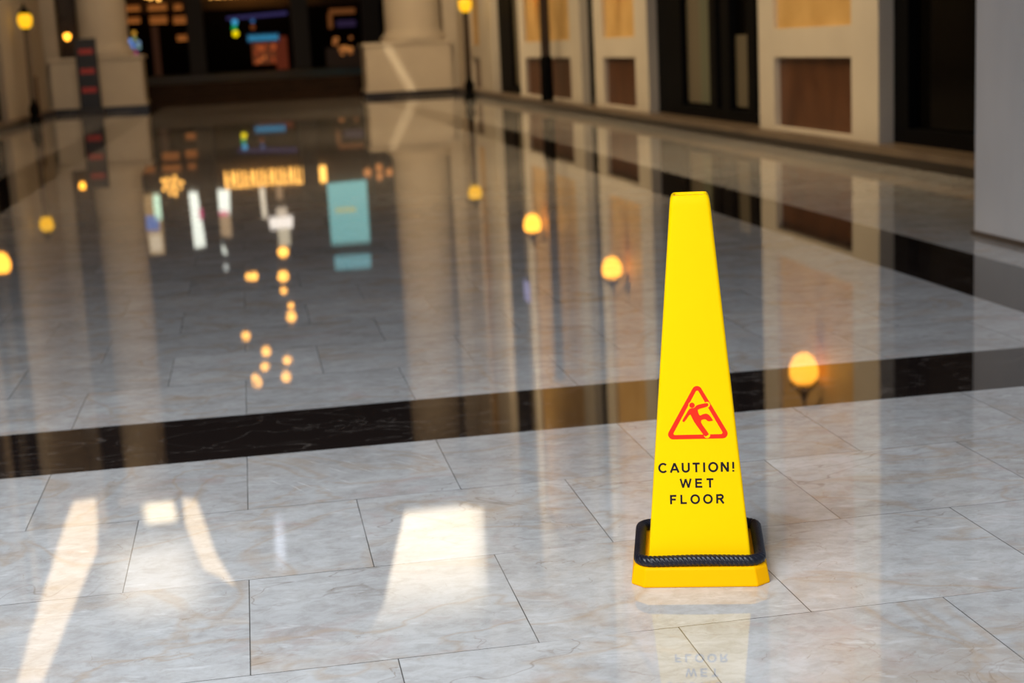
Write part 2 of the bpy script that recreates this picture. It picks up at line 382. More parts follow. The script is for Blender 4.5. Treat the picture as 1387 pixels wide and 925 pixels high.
# added glowing panes on the end wall, shaped to mirror as bright floor patches
def soft_glow(name, col, strength, hi=.45, fade_up=False):
    """glow faded toward its edges to soften the mirrored patch"""
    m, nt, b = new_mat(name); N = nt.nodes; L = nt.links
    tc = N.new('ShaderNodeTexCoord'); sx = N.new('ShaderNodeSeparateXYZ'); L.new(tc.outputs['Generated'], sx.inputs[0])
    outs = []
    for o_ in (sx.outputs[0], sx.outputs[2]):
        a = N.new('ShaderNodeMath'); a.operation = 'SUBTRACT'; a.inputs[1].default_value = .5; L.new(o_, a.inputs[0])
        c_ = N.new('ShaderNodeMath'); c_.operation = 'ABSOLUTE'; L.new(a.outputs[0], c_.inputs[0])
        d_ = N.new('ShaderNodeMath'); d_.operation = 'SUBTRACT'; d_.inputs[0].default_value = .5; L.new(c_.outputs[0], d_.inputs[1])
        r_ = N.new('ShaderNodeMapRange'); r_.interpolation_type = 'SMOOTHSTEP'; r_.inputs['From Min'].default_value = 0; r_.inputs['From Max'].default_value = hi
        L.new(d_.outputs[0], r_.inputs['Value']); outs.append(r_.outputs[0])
    if fade_up:                                   # glow strongest at the bottom, dimming upward
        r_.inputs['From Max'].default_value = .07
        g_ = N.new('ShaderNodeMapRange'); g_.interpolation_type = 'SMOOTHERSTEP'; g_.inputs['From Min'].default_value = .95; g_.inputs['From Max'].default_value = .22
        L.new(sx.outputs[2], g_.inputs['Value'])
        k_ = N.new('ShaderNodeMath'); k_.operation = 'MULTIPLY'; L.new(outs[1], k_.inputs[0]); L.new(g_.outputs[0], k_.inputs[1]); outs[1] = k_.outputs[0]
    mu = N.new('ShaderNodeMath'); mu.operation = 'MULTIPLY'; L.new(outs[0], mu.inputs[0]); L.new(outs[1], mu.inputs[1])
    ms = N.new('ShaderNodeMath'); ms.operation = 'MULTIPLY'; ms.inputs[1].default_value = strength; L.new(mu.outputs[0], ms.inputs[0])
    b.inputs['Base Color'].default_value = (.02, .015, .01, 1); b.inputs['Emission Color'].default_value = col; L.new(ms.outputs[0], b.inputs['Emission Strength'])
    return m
def glow_pane(i, pts, y, mat, frame=.06):
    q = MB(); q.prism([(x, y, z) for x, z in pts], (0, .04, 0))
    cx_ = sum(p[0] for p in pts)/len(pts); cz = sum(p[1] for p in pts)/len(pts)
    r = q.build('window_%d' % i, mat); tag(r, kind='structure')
glow_pane(8, [(3.75, 12.0), (6.6, 12.1), (6.3, 15.0), (5.4, 17.0), (1.6, 17.0), (2.9, 15.0)], 43.7, soft_glow('warm_patch_glow', (1, .84, .62, 1), 3.6, .22, True))
glow_pane(9, [(-3.95, 10.95), (-3.0, 10.95), (-2.7, 11.95), (-3.95, 11.95)], 43.7, soft_glow('warm_patch_glow_small', (1, .80, .52, 1), 3.6, hi=.3))
glow_pane(10, [(-2.66, 11.1), (-2.28, 11.2), (-1.9, 12.8), (-1.4, 13.9), (-2.25, 13.3), (-2.66, 11.9)], 43.7, glow(255, 222, 175, 2.4))
glow_pane(11, [(-.1, 11.65), (.2, 11.67), (.15, 13.8), (-.25, 13.8)], 43.7, soft_glow('cool_patch_glow', (.8, .85, 1, 1), 1.8, hi=.4))
glow_pane(14, [(-5.7, 11.7), (-1.9, 11.9), (-1.6, 15.2), (-5.7, 15.2)], 43.8, soft_glow('dim_patch_glow_left', (1, .84, .64, 1), 1.9, hi=.4))
# sunlit streak on the left wall, put in as a glowing sheet
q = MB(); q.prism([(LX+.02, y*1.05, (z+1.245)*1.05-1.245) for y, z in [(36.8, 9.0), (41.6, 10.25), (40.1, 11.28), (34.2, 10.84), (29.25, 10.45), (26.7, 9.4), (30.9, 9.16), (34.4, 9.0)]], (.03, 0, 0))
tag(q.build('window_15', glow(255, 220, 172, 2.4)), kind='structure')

# ------------------------------------------------------------------ columns
def column(cx, x0, x1, label, R=.78):
    r = empty('column', (cx, 43.2, 0)); tag(r, label, 'column', 'round columns before the dark shops')
    q = MB(); q.box(x0-cx+.06, x1-cx-.06, -.78, .74, .14, 1.36); q.box(x0-cx, x1-cx, -.84, .74, 1.36, 1.46, .02); q.box(x0-cx+.02, x1-cx-.02, -.81, .74, .14, .24)
    q.build('pedestal', M['cream'], r)
    q = MB(); q.box(x0-cx-.02, x1-cx+.02, -.88, .76, 0, .14); q.build('plinth', M['plinth'], r)
    q = MB(); q.lathe([(R+.0, 1.46), (R+.12, 1.47), (R+.14, 1.54), (R+.12, 1.61), (R+.06, 1.63), (R+.06, 1.67), (R+.02, 1.72), (R, 1.78)]); q.build('column_base', M['cream'], r, True)
    q = MB(); q.lathe([(R, 1.78), (R*.99, 4), (R*.95, 7.5), (R*.88, 10.2)]); q.build('shaft', M['cream'], r, True)
    q = MB(); q.lathe([(R*.88, 10.2), (R*.95, 10.22), (R*.95, 10.3), (R*.9, 10.35), (R*1.1, 10.6)]); q.box(-R*1.15, R*1.15, -.74, .74, 10.6, 10.8); q.build('capital', M['cream'], r, True)
    return r
column(4.75, 3.27, 5.72, 'round cream column on a square pedestal with a bright light streak, right of the dark shops')
column(-3.57, -5.02, -2.54, 'round cream column on a square pedestal behind the black sign board, left of the dark shops', .65)
# walls beside the columns
q = MB(); q.box(5.25, 5.9, 43.45, 43.6, 1.46, 12); tag(q.build('trim_5', M['dark_brown']), kind='structure')
q = MB(); q.box(5.55, 7.2, 42.9, 43.4, 0, 12); tag(q.build('trim_6', M['cream']), kind='structure')
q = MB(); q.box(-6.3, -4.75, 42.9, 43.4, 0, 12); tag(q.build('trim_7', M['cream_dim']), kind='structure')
q = MB(); q.box(-5.0, -3.6, 45.3, 45.4, .6, 12); q.box(-5.0, -4.92, 43.4, 45.3, .6, 12); tag(q.build('trim_8', M['dark_brown']), kind='structure')

# ------------------------------------------------------------------ lanterns
AMB = glow(255, 186, 26, 1.35)
AMB2 = glow(255, 166, 48, 5.0)
def lantern_parts(r, z, s=1.0, wall=False):
    q = MB(); q.lathe([(.05*s, z), (.11*s, z+.04*s), (.15*s, z+.12*s), (.165*s, z+.21*s), (.15*s, z+.29*s), (.10*s, z+.34*s)], n=16); q.build('lamp_glass', AMB2 if wall else AMB, r, True)
    q = MB(); q.lathe([(.17*s, z+.335*s), (.12*s, z+.40*s), (.05*s, z+.46*s), (.02*s, z+.56*s), (.0, z+.60*s)], n=12, cap=False)
    q.build('lamp_cap', M['black'], r, True)
def street_lamp(x, y, z, pole_mat, label):
    r = empty('street_lamp', (x, y, 0)); tag(r, label, 'lamp', 'slender lamp posts at the far columns')
    q = MB(); q.lathe([(.0, 0), (.14, .0), (.14, .1), (.09, .18), (.12, .26), (.12, .36), (.07, .46), (.05, .6)], n=16, cap=False); q.build('base', M['black'], r, True)
    q = MB(); q.lathe([(.075, .55), (.065, 1.4), (.06, z)], n=12); q.build('pole', pole_mat, r, True)
    q = MB(); q.ball((0, 0, z), .07); q.build('collar', M['black'], r, True)
    lantern_parts(r, z, 1.0)
street_lamp(5.30, 36.7, 2.03, M['dark_brown'], 'dark slender lamp post with amber lantern in front of the right column')
street_lamp(-4.72, 36.7, 2.12, M['pole_grey'], 'slender grey lamp post with glowing amber lantern at the left wall')
def wall_lantern(x_wall, sgn, y, z, label, s=.8, pw=14):
    r = empty('wall_lantern', (x_wall, y, 0)); tag(r, label, 'wall lantern', 'amber lanterns bracketed along the side walls')
    q = MB(); q.box(min(0, sgn*.03), max(0, sgn*.03), -.06, .06, z+.30, z+.62, .008); q.build('back_plate', M['black'], r)
    q = MB(); q.tube([(sgn*.02, 0, z+.45), (sgn*.12, 0, z+.60), (sgn*.24, 0, z+.62), (sgn*.27, 0, z+.56)], .014, 8); q.build('bracket', M['black'], r, True)
    g_ = empty('lantern', (sgn*.27, 0, 0)); g_.parent = r
    lantern_parts(g_, z, s, True)
    if False:
        l = bpy.data.lights.new('lantern_light', 'POINT'); l.energy = pw; l.color = (1, .62, .25); l.shadow_soft_size = .05
        lo = bpy.data.objects.new('lantern_light', l); C.objects.link(lo); lo.location = (x_wall+sgn*.27, y, z-.10)
wall_lantern(5.97, -1, 15.45, 2.17, 'amber wall lantern above the brown panel nearest the camera, right wall', .95)
wall_lantern(5.90, -1, 24.0, 2.20, 'amber wall lantern above the second brown panel, right wall', 1.0)
wall_lantern(5.90, -1, 31.0, 2.20, 'amber wall lantern above the third brown panel, right wall', 1.1)
wall_lantern(LX, 1, 30.1, 2.15, 'amber wall lantern on the left wall beside the dark shopfront', 1.1, 6)
wall_lantern(-4.92, 1, 44.5, 1.95, 'small amber lantern in the dark gap left of the left column', .55, 6)

# dark pole by the third panel, brown post at left
r = empty('downpipe', (5.62, 28.7, 0)); tag(r, 'dark brown vertical pipe standing against the third ochre panel', 'pipe')
q = MB(); q.lathe([(.09, .16), (.09, 5.2)], n=16); q.build('pipe', M['dark_brown'], r, True)
q = MB(); q.lathe([(.12, .16), (.12, .95), (.09, 1.0)], n=16); q.build('boot', M['black'], r, True)
q = MB(); q.lathe([(.0, 0), (.10, 0), (.10, .02), (.03, .03), (.028, 1.0), (.04, 1.02), (.03, 1.05), (0, 1.06)], n=12, cap=False)
o = q.build('barrier_post', M['post_brown'], None, True); o.location = (-4.79, 38.1, 0); tag(o, 'thin brown barrier post standing by the left wall', 'post')

# black sign board with red lettering, in front of the left pedestal
r = empty('sign_board', (-3.92, 41.6, 0)); tag(r, 'tall narrow black sign board with three lines of red lettering', 'sign')
q = MB(); q.box(-.27, .27, -.03, .05, .14, 1.93, .015); q.build('board', M['sign_black'], r)
q = MB(); q.box(-.33, .33, -.18, .18, 0, .14, .02); q.build('foot', M['plinth'], r)
for k, zc in enumerate((1.60, 1.10, .62)):
    q = MB(); x = -.18
    for w in (.05, .07, .045, .07, .06, .05):
        q.box(x, x+w-.012, -.038, -.030, zc-.065, zc+.065); x += w+.004
    q.build('lettering', M['sign_red'], r)

# ------------------------------------------------------------------ the dark shops at the far end (Y = 75)
YS = 74.6
def flat(name, x0, x1, z0, z1, mat, label, cat, group=None, y=YS, t=.1):
    q = MB(); q.box(min(x0, x1), max(x0, x1), y, y+t, min(z0, z1), max(z0, z1)); o = q.build(name, mat); tag(o, label, cat, group); return o
# brown piers between shop bays
for i, (a, b_) in enumerate([(-2.35, -1.60), (2.45, 3.25), (5.75, 6.6)]):
    q = MB(); q.box(a, b_, 74.0, 75, .6, 10); tag(q.build('trim_%d' % (9+i), M['dark_brown']), kind='structure')
# lit shelves of the left bay
shelf_m = glow(150, 84, 34, .62)
k = 0
for (x0, x1, zc, h, w_) in [(-5.12, -4.42, 3.75, .24, 'top left'), (-4.05, -3.2, 3.75, .28, 'top middle'), (-2.88, -2.5, 3.72, .26, 'top right'),
                       (-5.12, -4.46, 3.2, .26, 'lower left'), (-4.02, -3.23, 3.18, .34, 'lower middle'), (-2.95, -2.38, 3.13, .34, 'lower right'), (-2.86, -2.40, 2.3, .26, 'lowest, right')]:
    r = empty('lit_shelf', ((x0+x1)/2, YS, zc)); tag(r, 'amber lit shelf in the far left shop, %s of seven' % w_, 'shelf', 'amber lit shelves in the far left shop')
    q = MB(); q.box(x0-(x0+x1)/2, x1-(x0+x1)/2, 0, .1, -h/2, -h/2+.05); q.build('board', glow(190, 112, 48, .8), r)
    q = MB(); q.box(x0-(x0+x1)/2, x1-(x0+x1)/2, .06, .1, -h/2+.05, h/2); q.build('backlight', shelf_m, r)
# coloured string-light cluster
cl = [(-4.95, 2.25, (120, 170, 255)), (-4.75, 2.6, (210, 150, 50)), (-4.60, 2.15, (130, 160, 190)), (-4.75, 2.35, (140, 150, 90)), (-4.85, 2.02, (110, 150, 230)), (-4.78, 1.72, (190, 60, 140)), (-4.6, 1.95, (120, 150, 150)), (-5.08, 2.06, (90, 120, 200))]
for x, z, c_ in cl:
    q = MB(); q.ball((0, 0, 0), .10); o = q.build('light_bulb', glow(*c_, .9), None, True); o.location = (x, YS-.6, z)
    tag(o, 'coloured bulb in the blue and pink cluster beside the left column', 'bulb', 'coloured bulbs beside the left column')
flat('warm_post', -4.0, -3.68, .6, 2.9, glow(60, 30, 14, .45), 'faintly lit brown stand inside the far left shop', 'stand')
# centre bay
for x, z, r_, c_, s_, lb in [(-.15, 2.36, .14, (255, 225, 0), 1.1, 'yellow lower bulb of the traffic-coloured sign in the middle shop'), (-.19, 2.62, .12, (0, 150, 70), 1, 'green middle bulb of the traffic-coloured sign in the middle shop'),
                         (-.15, 2.88, .13, (70, 170, 220), .9, 'pale blue top bulb of the traffic-coloured sign in the middle shop'), (.68, 2.90, .09, (60, 110, 170), .7, 'blue bulb right of the coloured sign in the middle shop'), (.66, 2.62, .11, (120, 60, 25), .8, 'dim orange bulb above the blue shop sign')]:
    q = MB(); q.ball((0, 0, 0), r_); o = q.build('light_bulb', glow(*c_, s_), None, True); o.location = (x, YS-.5, z); tag(o, lb, 'bulb', 'coloured bulbs in the middle shop')
r = empty('purple_light_strip', (.9, YS-.2, 3.1)); tag(r, 'dim purple strip light above the middle shop sign', 'strip light')
q = MB(); q.prism([(-1.4, 0, -.10), (1.4, 0, .02), (1.4, 0, .18), (-1.4, 0, .05)], (0, .05, 0)); q.build('tube', glow(48, 42, 92, .7), r)
r = empty('shop_sign', (1.1, YS-.3, 2.12)); tag(r, 'small blue glowing shop sign over the orange display', 'sign')
q = MB(); q.box(-.75, .75, 0, .05, -.2, .2); q.build('sign_panel', glow(14, 46, 70, .8), r)
x = -.68
for i in range(9):
    q = MB(); q.tube([(x+.06+.05*math.cos(a*PI/4), -.02, .1*math.sin(a*PI/4)) for a in range(8)], .022, 6, closed=True); q.build('letter', glow(60, 160, 205, 1), r); x += .155
r = empty('orange_display', (1.3, YS, 0)); tag(r, 'dim orange lit display under the blue shop sign', 'display')
q = MB(); q.box(-.75, .35, .05, .1, .9, 1.9); q.build('display_panel', glow(95, 44, 20, .8), r)
q = MB(); q.box(.35, .9, .05, .1, .62, 2.15); q.build('side_panel', glow(86, 28, 10, .8), r)
for i in range(14):
    q = MB(); q.ball((random.uniform(-.65, .4), -.05, random.uniform(1.0, 1.75)), random.uniform(.05, .11)); q.build('bulb', glow(*random.choice([(200, 110, 55), (170, 80, 40), (150, 60, 30)]), .85), r, True)
# right bay
r = empty('shop_window_display', (4.9, YS, 0)); tag(r, 'dim amber shop window display left of the right column', 'display')
q = MB(); q.box(-.62, .6, 0, .06, 3.05, 3.3); q.box(-.7, -.5, 0, .06, 2.4, 3.1); q.build('top_light', glow(110, 62, 26, .7), r)
q = MB(); q.box(-.3, .6, 0, .06, 2.45, 2.75); q.build('purple_light', glow(38, 26, 56, .7), r)
for i in range(12):
    q = MB(); q.ball((random.uniform(-.5, .6), -.05, random.uniform(1.2, 1.95)), random.uniform(.08, .13)); q.build('bulb', glow(*random.choice([(190, 120, 60), (150, 90, 45), (110, 60, 30)]), .8), r, True)
q = MB(); q.box(-.9, .9, .08, .12, .6, 1.5); q.build('counter', glow(30, 16, 8, .5), r)

# upper-floor lights that the floor mirrors
GOLD = glow(255, 184, 86, 3.2)
r = empty('gold_letter_sign', (0, YS-.3, 4.4)); tag(r, 'long row of glowing gold letters above the middle shops, mirrored in the floor', 'sign')
x = -1.2; i = 0
while x < 2.35:
    q = MB(); h = .78
    if i % 3 == 0: q.box(0, .09, 0, .08, -h/2, h/2); q.box(.09, .2, 0, .08, h/2-.12, h/2); q.box(.09, .2, 0, .08, -.06, .06)
    elif i % 3 == 1: q.box(0, .08, 0, .08, -h/2, h/2); q.box(.14, .22, 0, .08, -h/2, h/2); q.box(.08, .14, 0, .08, -.06, .06)
    else: q.box(.06, .15, 0, .08, -h/2, h/2); q.box(0, .22, 0, .08, h/2-.1, h/2)
    for v in q.bm.verts: v.co.x += x
    q.build('letter', GOLD, r); x += .30; i += 1
for xx in (2.50, 2.78, 3.35, 3.5):
    q = MB(); q.box(xx-.09, xx+.09, 0, .08, -.38, .38); q.box(xx-.16, xx+.0, 0, .08, .28, .38); q.build('letter', GOLD, r)
def cluster(name, label, c, n, R, rb, mat, y):
    r = empty(name, (c[0], y, c[1])); tag(r, label, 'chandelier')
    for i in range(n):
        a = i*2.399; rr = R*math.sqrt((i+.5)/n)
        q = MB(); q.ball((rr*math.cos(a), .3*math.sin(i*1.7), rr*math.sin(a)), rb); q.build('bulb', mat, r, True)
    q = MB(); q.tube([(0, 0, R), (0, 0, 18-c[1])], .015, 6); q.build('cord', M['black'], r)
cluster('chandelier', 'round gold chandelier of small bulbs high on the left, mirrored in the floor', (-3.65, 4.45), 14, .5, .085, GOLD, YS-1)
for i, (x, z) in enumerate([(5.55, 4.45), (6.1, 4.24), (6.1, 4.68), (6.56, 4.5)]):
    q = MB(); q.ball((0, 0, 0), .2); o = q.build('light_bulb', glow(205, 130, 70, 1.2), None, True); o.location = (x, YS-.5, z); tag(o, 'dim amber bulb high beside the right column, mirrored in the floor', 'bulb', 'dim amber bulbs beside the right column')
def screen(i, quad, mat, label, sub=()):
    cx_ = sum(p[0] for p in quad)/4; cz = sum(p[1] for p in quad)/4
    r = empty('lit_window', (cx_, YS, cz)); tag(r, label, 'window', 'bright upper windows mirrored in the floor')
    q = MB(); q.prism([(x-cx_, 0, z-cz) for x, z in quad], (0, .05, 0)); q.build('pane', mat, r)
    for (x0, x1, z0, z1, mt) in sub:
        q = MB(); q.box(x0-cx_, x1-cx_, -.06, -.02, z0-cz, z1-cz); q.build('poster', mt, r)
CY = glow(118, 178, 176, 1.35)
screen(0, [(3.6, 4.9), (5.5, 4.85), (5.48, 7.88), (3.62, 7.86)], CY, 'large pale cyan screen high on the right', [(3.9, 4.9, 6.15, 6.3, glow(200, 190, 110, 1.2))])
screen(1, [(3.7, 8.48), (5.46, 8.44), (5.44, 9.1), (3.72, 9.1)], glow(105, 165, 172, 1.2), 'low wide cyan screen above the large cyan one')
WHT = glow(236, 240, 225, 1.9)
screen(2, [(-5.1, 4.9), (-4.3, 4.84), (-4.3, 7.75), (-5.0, 7.75)], glow(150, 120, 80, 1.4), 'tall lit window furthest left, partly blue', [(-4.62, -4.3, 4.9, 6.1, glow(190, 220, 190, 1.8)), (-5.08, -4.45, 5.9, 6.6, glow(90, 110, 160, 1.5)), (-4.95, -4.4, 6.8, 7.6, glow(200, 180, 150, 1.5))])
screen(3, [(-2.95, 4.87), (-2.55, 4.9), (-2.36, 7.5), (-2.9, 7.55)], WHT, 'narrow white lit window, second from the left', [(-2.55, -2.36, 5.7, 6.2, glow(190, 70, 110, 1.5))])
screen(4, [(-1.87, 4.84), (-1.03, 4.9), (-1.1, 6.05), (-1.85, 6.0)], WHT, 'white lit window with a pink strip, third from the left', [(-1.8, -1.2, 5.9, 6.1, glow(220, 100, 130, 1.6))])
screen(5, [(-1.8, 6.05), (-1.1, 6.1), (-1.1, 7.2), (-1.6, 7.1)], glow(170, 140, 105, 1.3), 'tan lit window above the white and pink one')
screen(6, [(-2.0, 7.1), (-1.75, 7.0), (-1.38, 7.95), (-2.0, 7.9)], WHT, 'small white triangular window above the tan one')
screen(7, [(-1.95, 8.45), (-1.4, 8.45), (-1.42, 8.78), (-1.9, 8.78)], glow(200, 205, 200, 1.4), 'small dim white window over the triangular one')
screen(8, [(.36, 4.93), (.62, 4.9), (.64, 6.3), (.42, 6.4)], glow(220, 205, 180, 1.5), 'thin cream lit window left of the white lamp shade')
screen(9, [(.7, 6.35), (1.85, 6.35), (1.8, 6.95), (.74, 6.9)], glow(240, 228, 215, 1.9), 'broad white lit panel in the middle of the upper floor', [(1.1, 1.65, 6.9, 7.75, glow(205, 190, 160, 1.3)), (1.1, 1.6, 5.9, 6.35, glow(210, 190, 165, 1.3)), (1.15, 1.45, 4.9, 5.5, glow(150, 120, 90, 1.2))])
screen(10, [(6.95, 5.2), (7.25, 5.2), (7.25, 7.8), (6.98, 7.8)], glow(150, 155, 190, 1.6), 'narrow bluish lit window beside the right column', [(6.95, 7.25, 6.2, 7.0, glow(220, 185, 185, 1.8))])
# pendant lamps hanging in the hall
for i, (x, z, rb) in enumerate([(.71, 4.0, .14), (.66, 4.66, .14), (.65, 5.06, .09), (.79, 5.79, .13), (.81, 5.48, .08), (-.27, 4.60, .08), (-.12, 4.60, .10), (-.47, 6.23, .12), (.04, 6.70, .12), (-.03, 7.12, .12), (-.31, 7.41, .10), (-.27, 7.55, .13), (.60, 6.99, .13), (.53, 7.45, .14)]):
    yy = 40.6+i*.27; f_ = yy/42.0; x, z = x*f_, (z+1.245)*f_-1.245
    r = empty('pendant_lamp', (x, yy, z)); tag(r, 'round amber bulb hanging high in the middle of the hall on a black cord', 'pendant lamp', 'amber pendant lamps hanging in the middle of the hall')
    q = MB(); q.ball((0, 0, 0), rb); q.build('bulb', glow(255, 176, 70, 5.0), r, True)
    q = MB(); q.lathe([(.05, rb*.8), (.04, rb+.1), (.015, rb+.12)], n=10); q.build('socket', M['black'], r)
    q = MB(); q.tube([(0, 0, rb+.1), (0, 0, 18-z)], .006, 5); q.build('cord', M['black'], r)

# ------------------------------------------------------------------ CAUTION CONE
cone = empty('wet_floor_cone', (.9856, 3.398, 0), -.2758)
tag(cone, 'tall yellow caution wet floor cone with black rubber ring at its foot', 'safety cone')
def rrect(h, c, z, seg=1, rad=None):
    """square outline with cut (seg=1) or rounded corners"""
    pts = []
    for sx, sy, a0 in ((1, -1, -PI/2), (1, 1, 0), (-1, 1, PI/2), (-1, -1, PI)):
        cx_, cy_ = sx*(h-c), sy*(h-c)
        for k in range(seg+1):
            a = a0+PI/2*k/seg
            pts.append((cx_+c*math.cos(a), cy_+c*math.sin(a), z))
    return pts
def loft(mb, loops, cap0=True, cap1=True):
    R_ = [[mb.bm.verts.new(p) for p in l] for l in loops]
    n = len(R_[0])
    for a, b_ in zip(R_, R_[1:]):
        for i in range(n): mb.bm.faces.new((a[i], a[(i+1) % n], b_[(i+1) % n], b_[i]))
    if cap0: mb.bm.faces.new(R_[0][::-1])
    if cap1: mb.bm.faces.new(R_[-1])
    return R_
hb = .1589
q = MB(); loft(q, [rrect(hb, .029, 0), rrect(hb, .029, .006), rrect(hb-.006, .028, .040), rrect(hb-.010, .027, .0455), rrect(.112, .02, .047)])
base = q.build('base', M['yellow_base'], cone)
md = base.modifiers.new('b', 'BEVEL'); md.width = .0025; md.segments = 2; md.limit_method = 'ANGLE'; md.angle_limit = .5
wb, wt, zb, zt = .1176, .0441, .0576, .8901
w_at = lambda z: wb+(wt-wb)*(z-zb)/(zt-zb)
def ring(z, c, dw=0): return rrect(w_at(z)+dw, c, z, 5)
q = MB(); loft(q, [ring(.0440, .006), ring(.30, .007), ring(.60, .008), ring(.868, .010), ring(.880, .010, -.0006), ring(.8875, .010, -.0030), ring(.8905, .010, -.0060), ring(.8895, .009, -.0085), ring(.885, .008, -.0100)], cap1=True)
body = q.build('body', M['yellow'], cone, True)
# slot marks on the rim
q = MB()
for (a, b_, y) in ((-.036, -.024, -.0362), (-.006, .004, -.0368), (.020, .031, -.0364)):
    q.box(a, b_, y-.0012, y+.0016, .8885, .8912)
q.build('rim_mark', M['yellow_dark'], cone)

# face coordinates (u right, v up along slope), millimetres
Pf0 = Vector((0, -wb, zb)); Pf1 = Vector((0, -wt, zt)); vdir = (Pf1-Pf0).normalized(); ndir = Vector((1, 0, 0)).cross(vdir).normalized()
if ndir.y > 0: ndir = -ndir
def F(u, v, d=.35): return Pf0+Vector((u/1000, 0, 0))+vdir*(v/1000)+ndir*(d/1000)
def face_poly(mb, pts, d): mb.bm.faces.new([mb.bm.verts.new(F(u, v, d)) for u, v in pts])
def stroke(mb, pts, w, d=.35, closed=False, cap=False):
    n = len(pts); L_, R_ = [], []
    for i in range(n):
        p = Vector(pts[i])
        a = Vector(pts[i-1]) if (i > 0 or closed) else p; c = Vector(pts[(i+1) % n]) if (i < n-1 or closed) else p
        t1 = (p-a).normalized() if (p-a).length > 1e-6 else (c-p).normalized()
        t2 = (c-p).normalized() if (c-p).length > 1e-6 else t1
        t = (t1+t2).normalized(); nn = Vector((-t.y, t.x)); k = 1/max(.35, nn.dot(Vector((-t1.y, t1.x))))
        L_.append(p+nn*w/2*k); R_.append(p-nn*w/2*k)
    vl = [mb.bm.verts.new(F(p.x, p.y, d)) for p in L_]; vr = [mb.bm.verts.new(F(p.x, p.y, d)) for p in R_]
    for i in range(n if closed else n-1):
        j = (i+1) % n; mb.bm.faces.new((vl[i], vl[j], vr[j], vr[i]))
def disc(mb, c, r, d, n=28): face_poly(mb, [(c[0]+r*math.cos(2*PI*i/n), c[1]+r*math.sin(2*PI*i/n)) for i in range(n)], d)
def arc(cx_, cy_, rx, ry, a0, a1, n=20): return [(cx_+rx*math.cos(math.radians(a0+(a1-a0)*i/n)), cy_+ry*math.sin(math.radians(a0+(a1-a0)*i/n))) for i in range(n+1)]

# lettering: unit cap height 1, stroke w
def glyph(ch):
    w = .205; h = w/2
    if ch == 'C': return .92, [(arc(.46, .5, .40, .43, 42, 318, 28), w)]
    if ch == 'A': return .90, [([(.05, 0), (.45, 1-.02)], w), ([(.85, 0), (.45, 1-.02)], w), ([(.22, .31), (.68, .31)], w*.9)]
    if ch == 'U': return .86, [([(.12, 1), (.12, .36)] + arc(.43, .36, .31, .285, 180, 360, 16) + [(.74, .36), (.74, 1)], w)]
    if ch == 'T': return .76, [([(.02, 1-h), (.74, 1-h)], w), ([(.38, 1-w), (.38, 0)], w)]
    if ch == 'I': return .34, [([(.17, 0), (.17, 1)], w)]
    if ch == 'O': return .98, [(arc(.49, .5, .405, .43, 0, 360, 36)[:-1], w, True)]
    if ch == 'N': return .86, [([(.12, 0), (.12, 1)], w), ([(.74, 0), (.74, 1)], w), ([(.13, .97), (.73, .03)], w*1.05)]
    if ch == '!': return .34, [([(.17, 1), (.17, .30)], w*.95), ([(.17, 0), (.17, .16)], w)]
    if ch == 'W': return 1.16, [([(.04, 1), (.30, .03)], w*.95), ([(.30, .03), (.58, .97)], w*.9), ([(.58, .97), (.86, .03)], w*.9), ([(.86, .03), (1.12, 1)], w*.95)]
    if ch == 'E': return .80, [([(.13, 0), (.13, 1)], w), ([(.13, 1-h), (.74, 1-h)], w), ([(.13, .52), (.70, .52)], w*.95), ([(.13, h), (.76, h)], w)]
    if ch == 'F': return .74, [([(.13, 0), (.13, 1)], w), ([(.13, 1-h), (.70, 1-h)], w), ([(.13, .50), (.63, .50)], w)]
    if ch == 'L': return .74, [([(.13, 0), (.13, 1)], w), ([(.13, h), (.70, h)], w)]
    if ch == 'R': return .88, [([(.13, 0), (.13, 1)], w), ([(.13, 1-h), (.50, 1-h)] + arc(.50, .715, .22, .2075, 90, -90, 12) + [(.13, .5075)], w), ([(.46, .48), (.80, 0)], w*1.05)]
def write(word, u0, u1, v0, h, name):
    adv = [glyph(c)[0] for c in word]; tot = sum(adv)
    gap = ((u1-u0)/h*1.0 - tot)/(len(word)-1)
    x = u0/h
    mb = MB(); dd = .3
    for c in word:
        a, strokes = glyph(c)
        for s_ in strokes:
            dd += .012
            stroke(mb, [((x+p[0])*h, v0+p[1]*h) for p in s_[0]], s_[1]*h, dd, closed=len(s_) > 2)
        x += a+gap
    o = mb.build(name, M['black_ink'], cone, recalc=False); return o
o = write('CAUTION!', -88.5, 86.0, 201.0, 22.6, 'printed_text'); o['label'] = 'black printed word CAUTION!'
o = write('WET', -40.0, 36.5, 164.6, 21.8, 'printed_text'); o['label'] = 'black printed word WET'
o = write('FLOOR', -65.0, 60.0, 127.0, 21.8, 'printed_text'); o['label'] = 'black printed word FLOOR'
# warning triangle with slipping figure
mb = MB()
def rtri(pts, r, n=8):
    out = []
    m = len(pts)
    for i in range(m):
        p = Vector(pts[i]); a = (Vector(pts[i-1])-p).normalized(); b_ = (Vector(pts[(i+1) % m])-p).normalized()
        half = math.acos(max(-1, min(1, a.dot(b_))))/2; c = p+(a+b_).normalized()*r/math.sin(half)
        s0 = p+a*r/math.tan(half); s1 = p+b_*r/math.tan(half)
        a0 = math.atan2((s0-c).y, (s0-c).x); a1 = math.atan2((s1-c).y, (s1-c).x)
        d = (a1-a0+PI) % (2*PI)-PI
        for k in range(n+1): out.append((c.x+r*math.cos(a0+d*k/n), c.y+r*math.sin(a0+d*k/n)))
    return out
outer = rtri([(-73.0, 278.6), (79.5, 278.6), (4.4, 413.0)], 11.5); inner = rtri([(-54.5, 288.6), (62.0, 288.6), (4.6, 394.5)], 3.5)
vo = [mb.bm.verts.new(F(u, v, .35)) for u, v in outer]; vi = [mb.bm.verts.new(F(u, v, .35)) for u, v in inner]
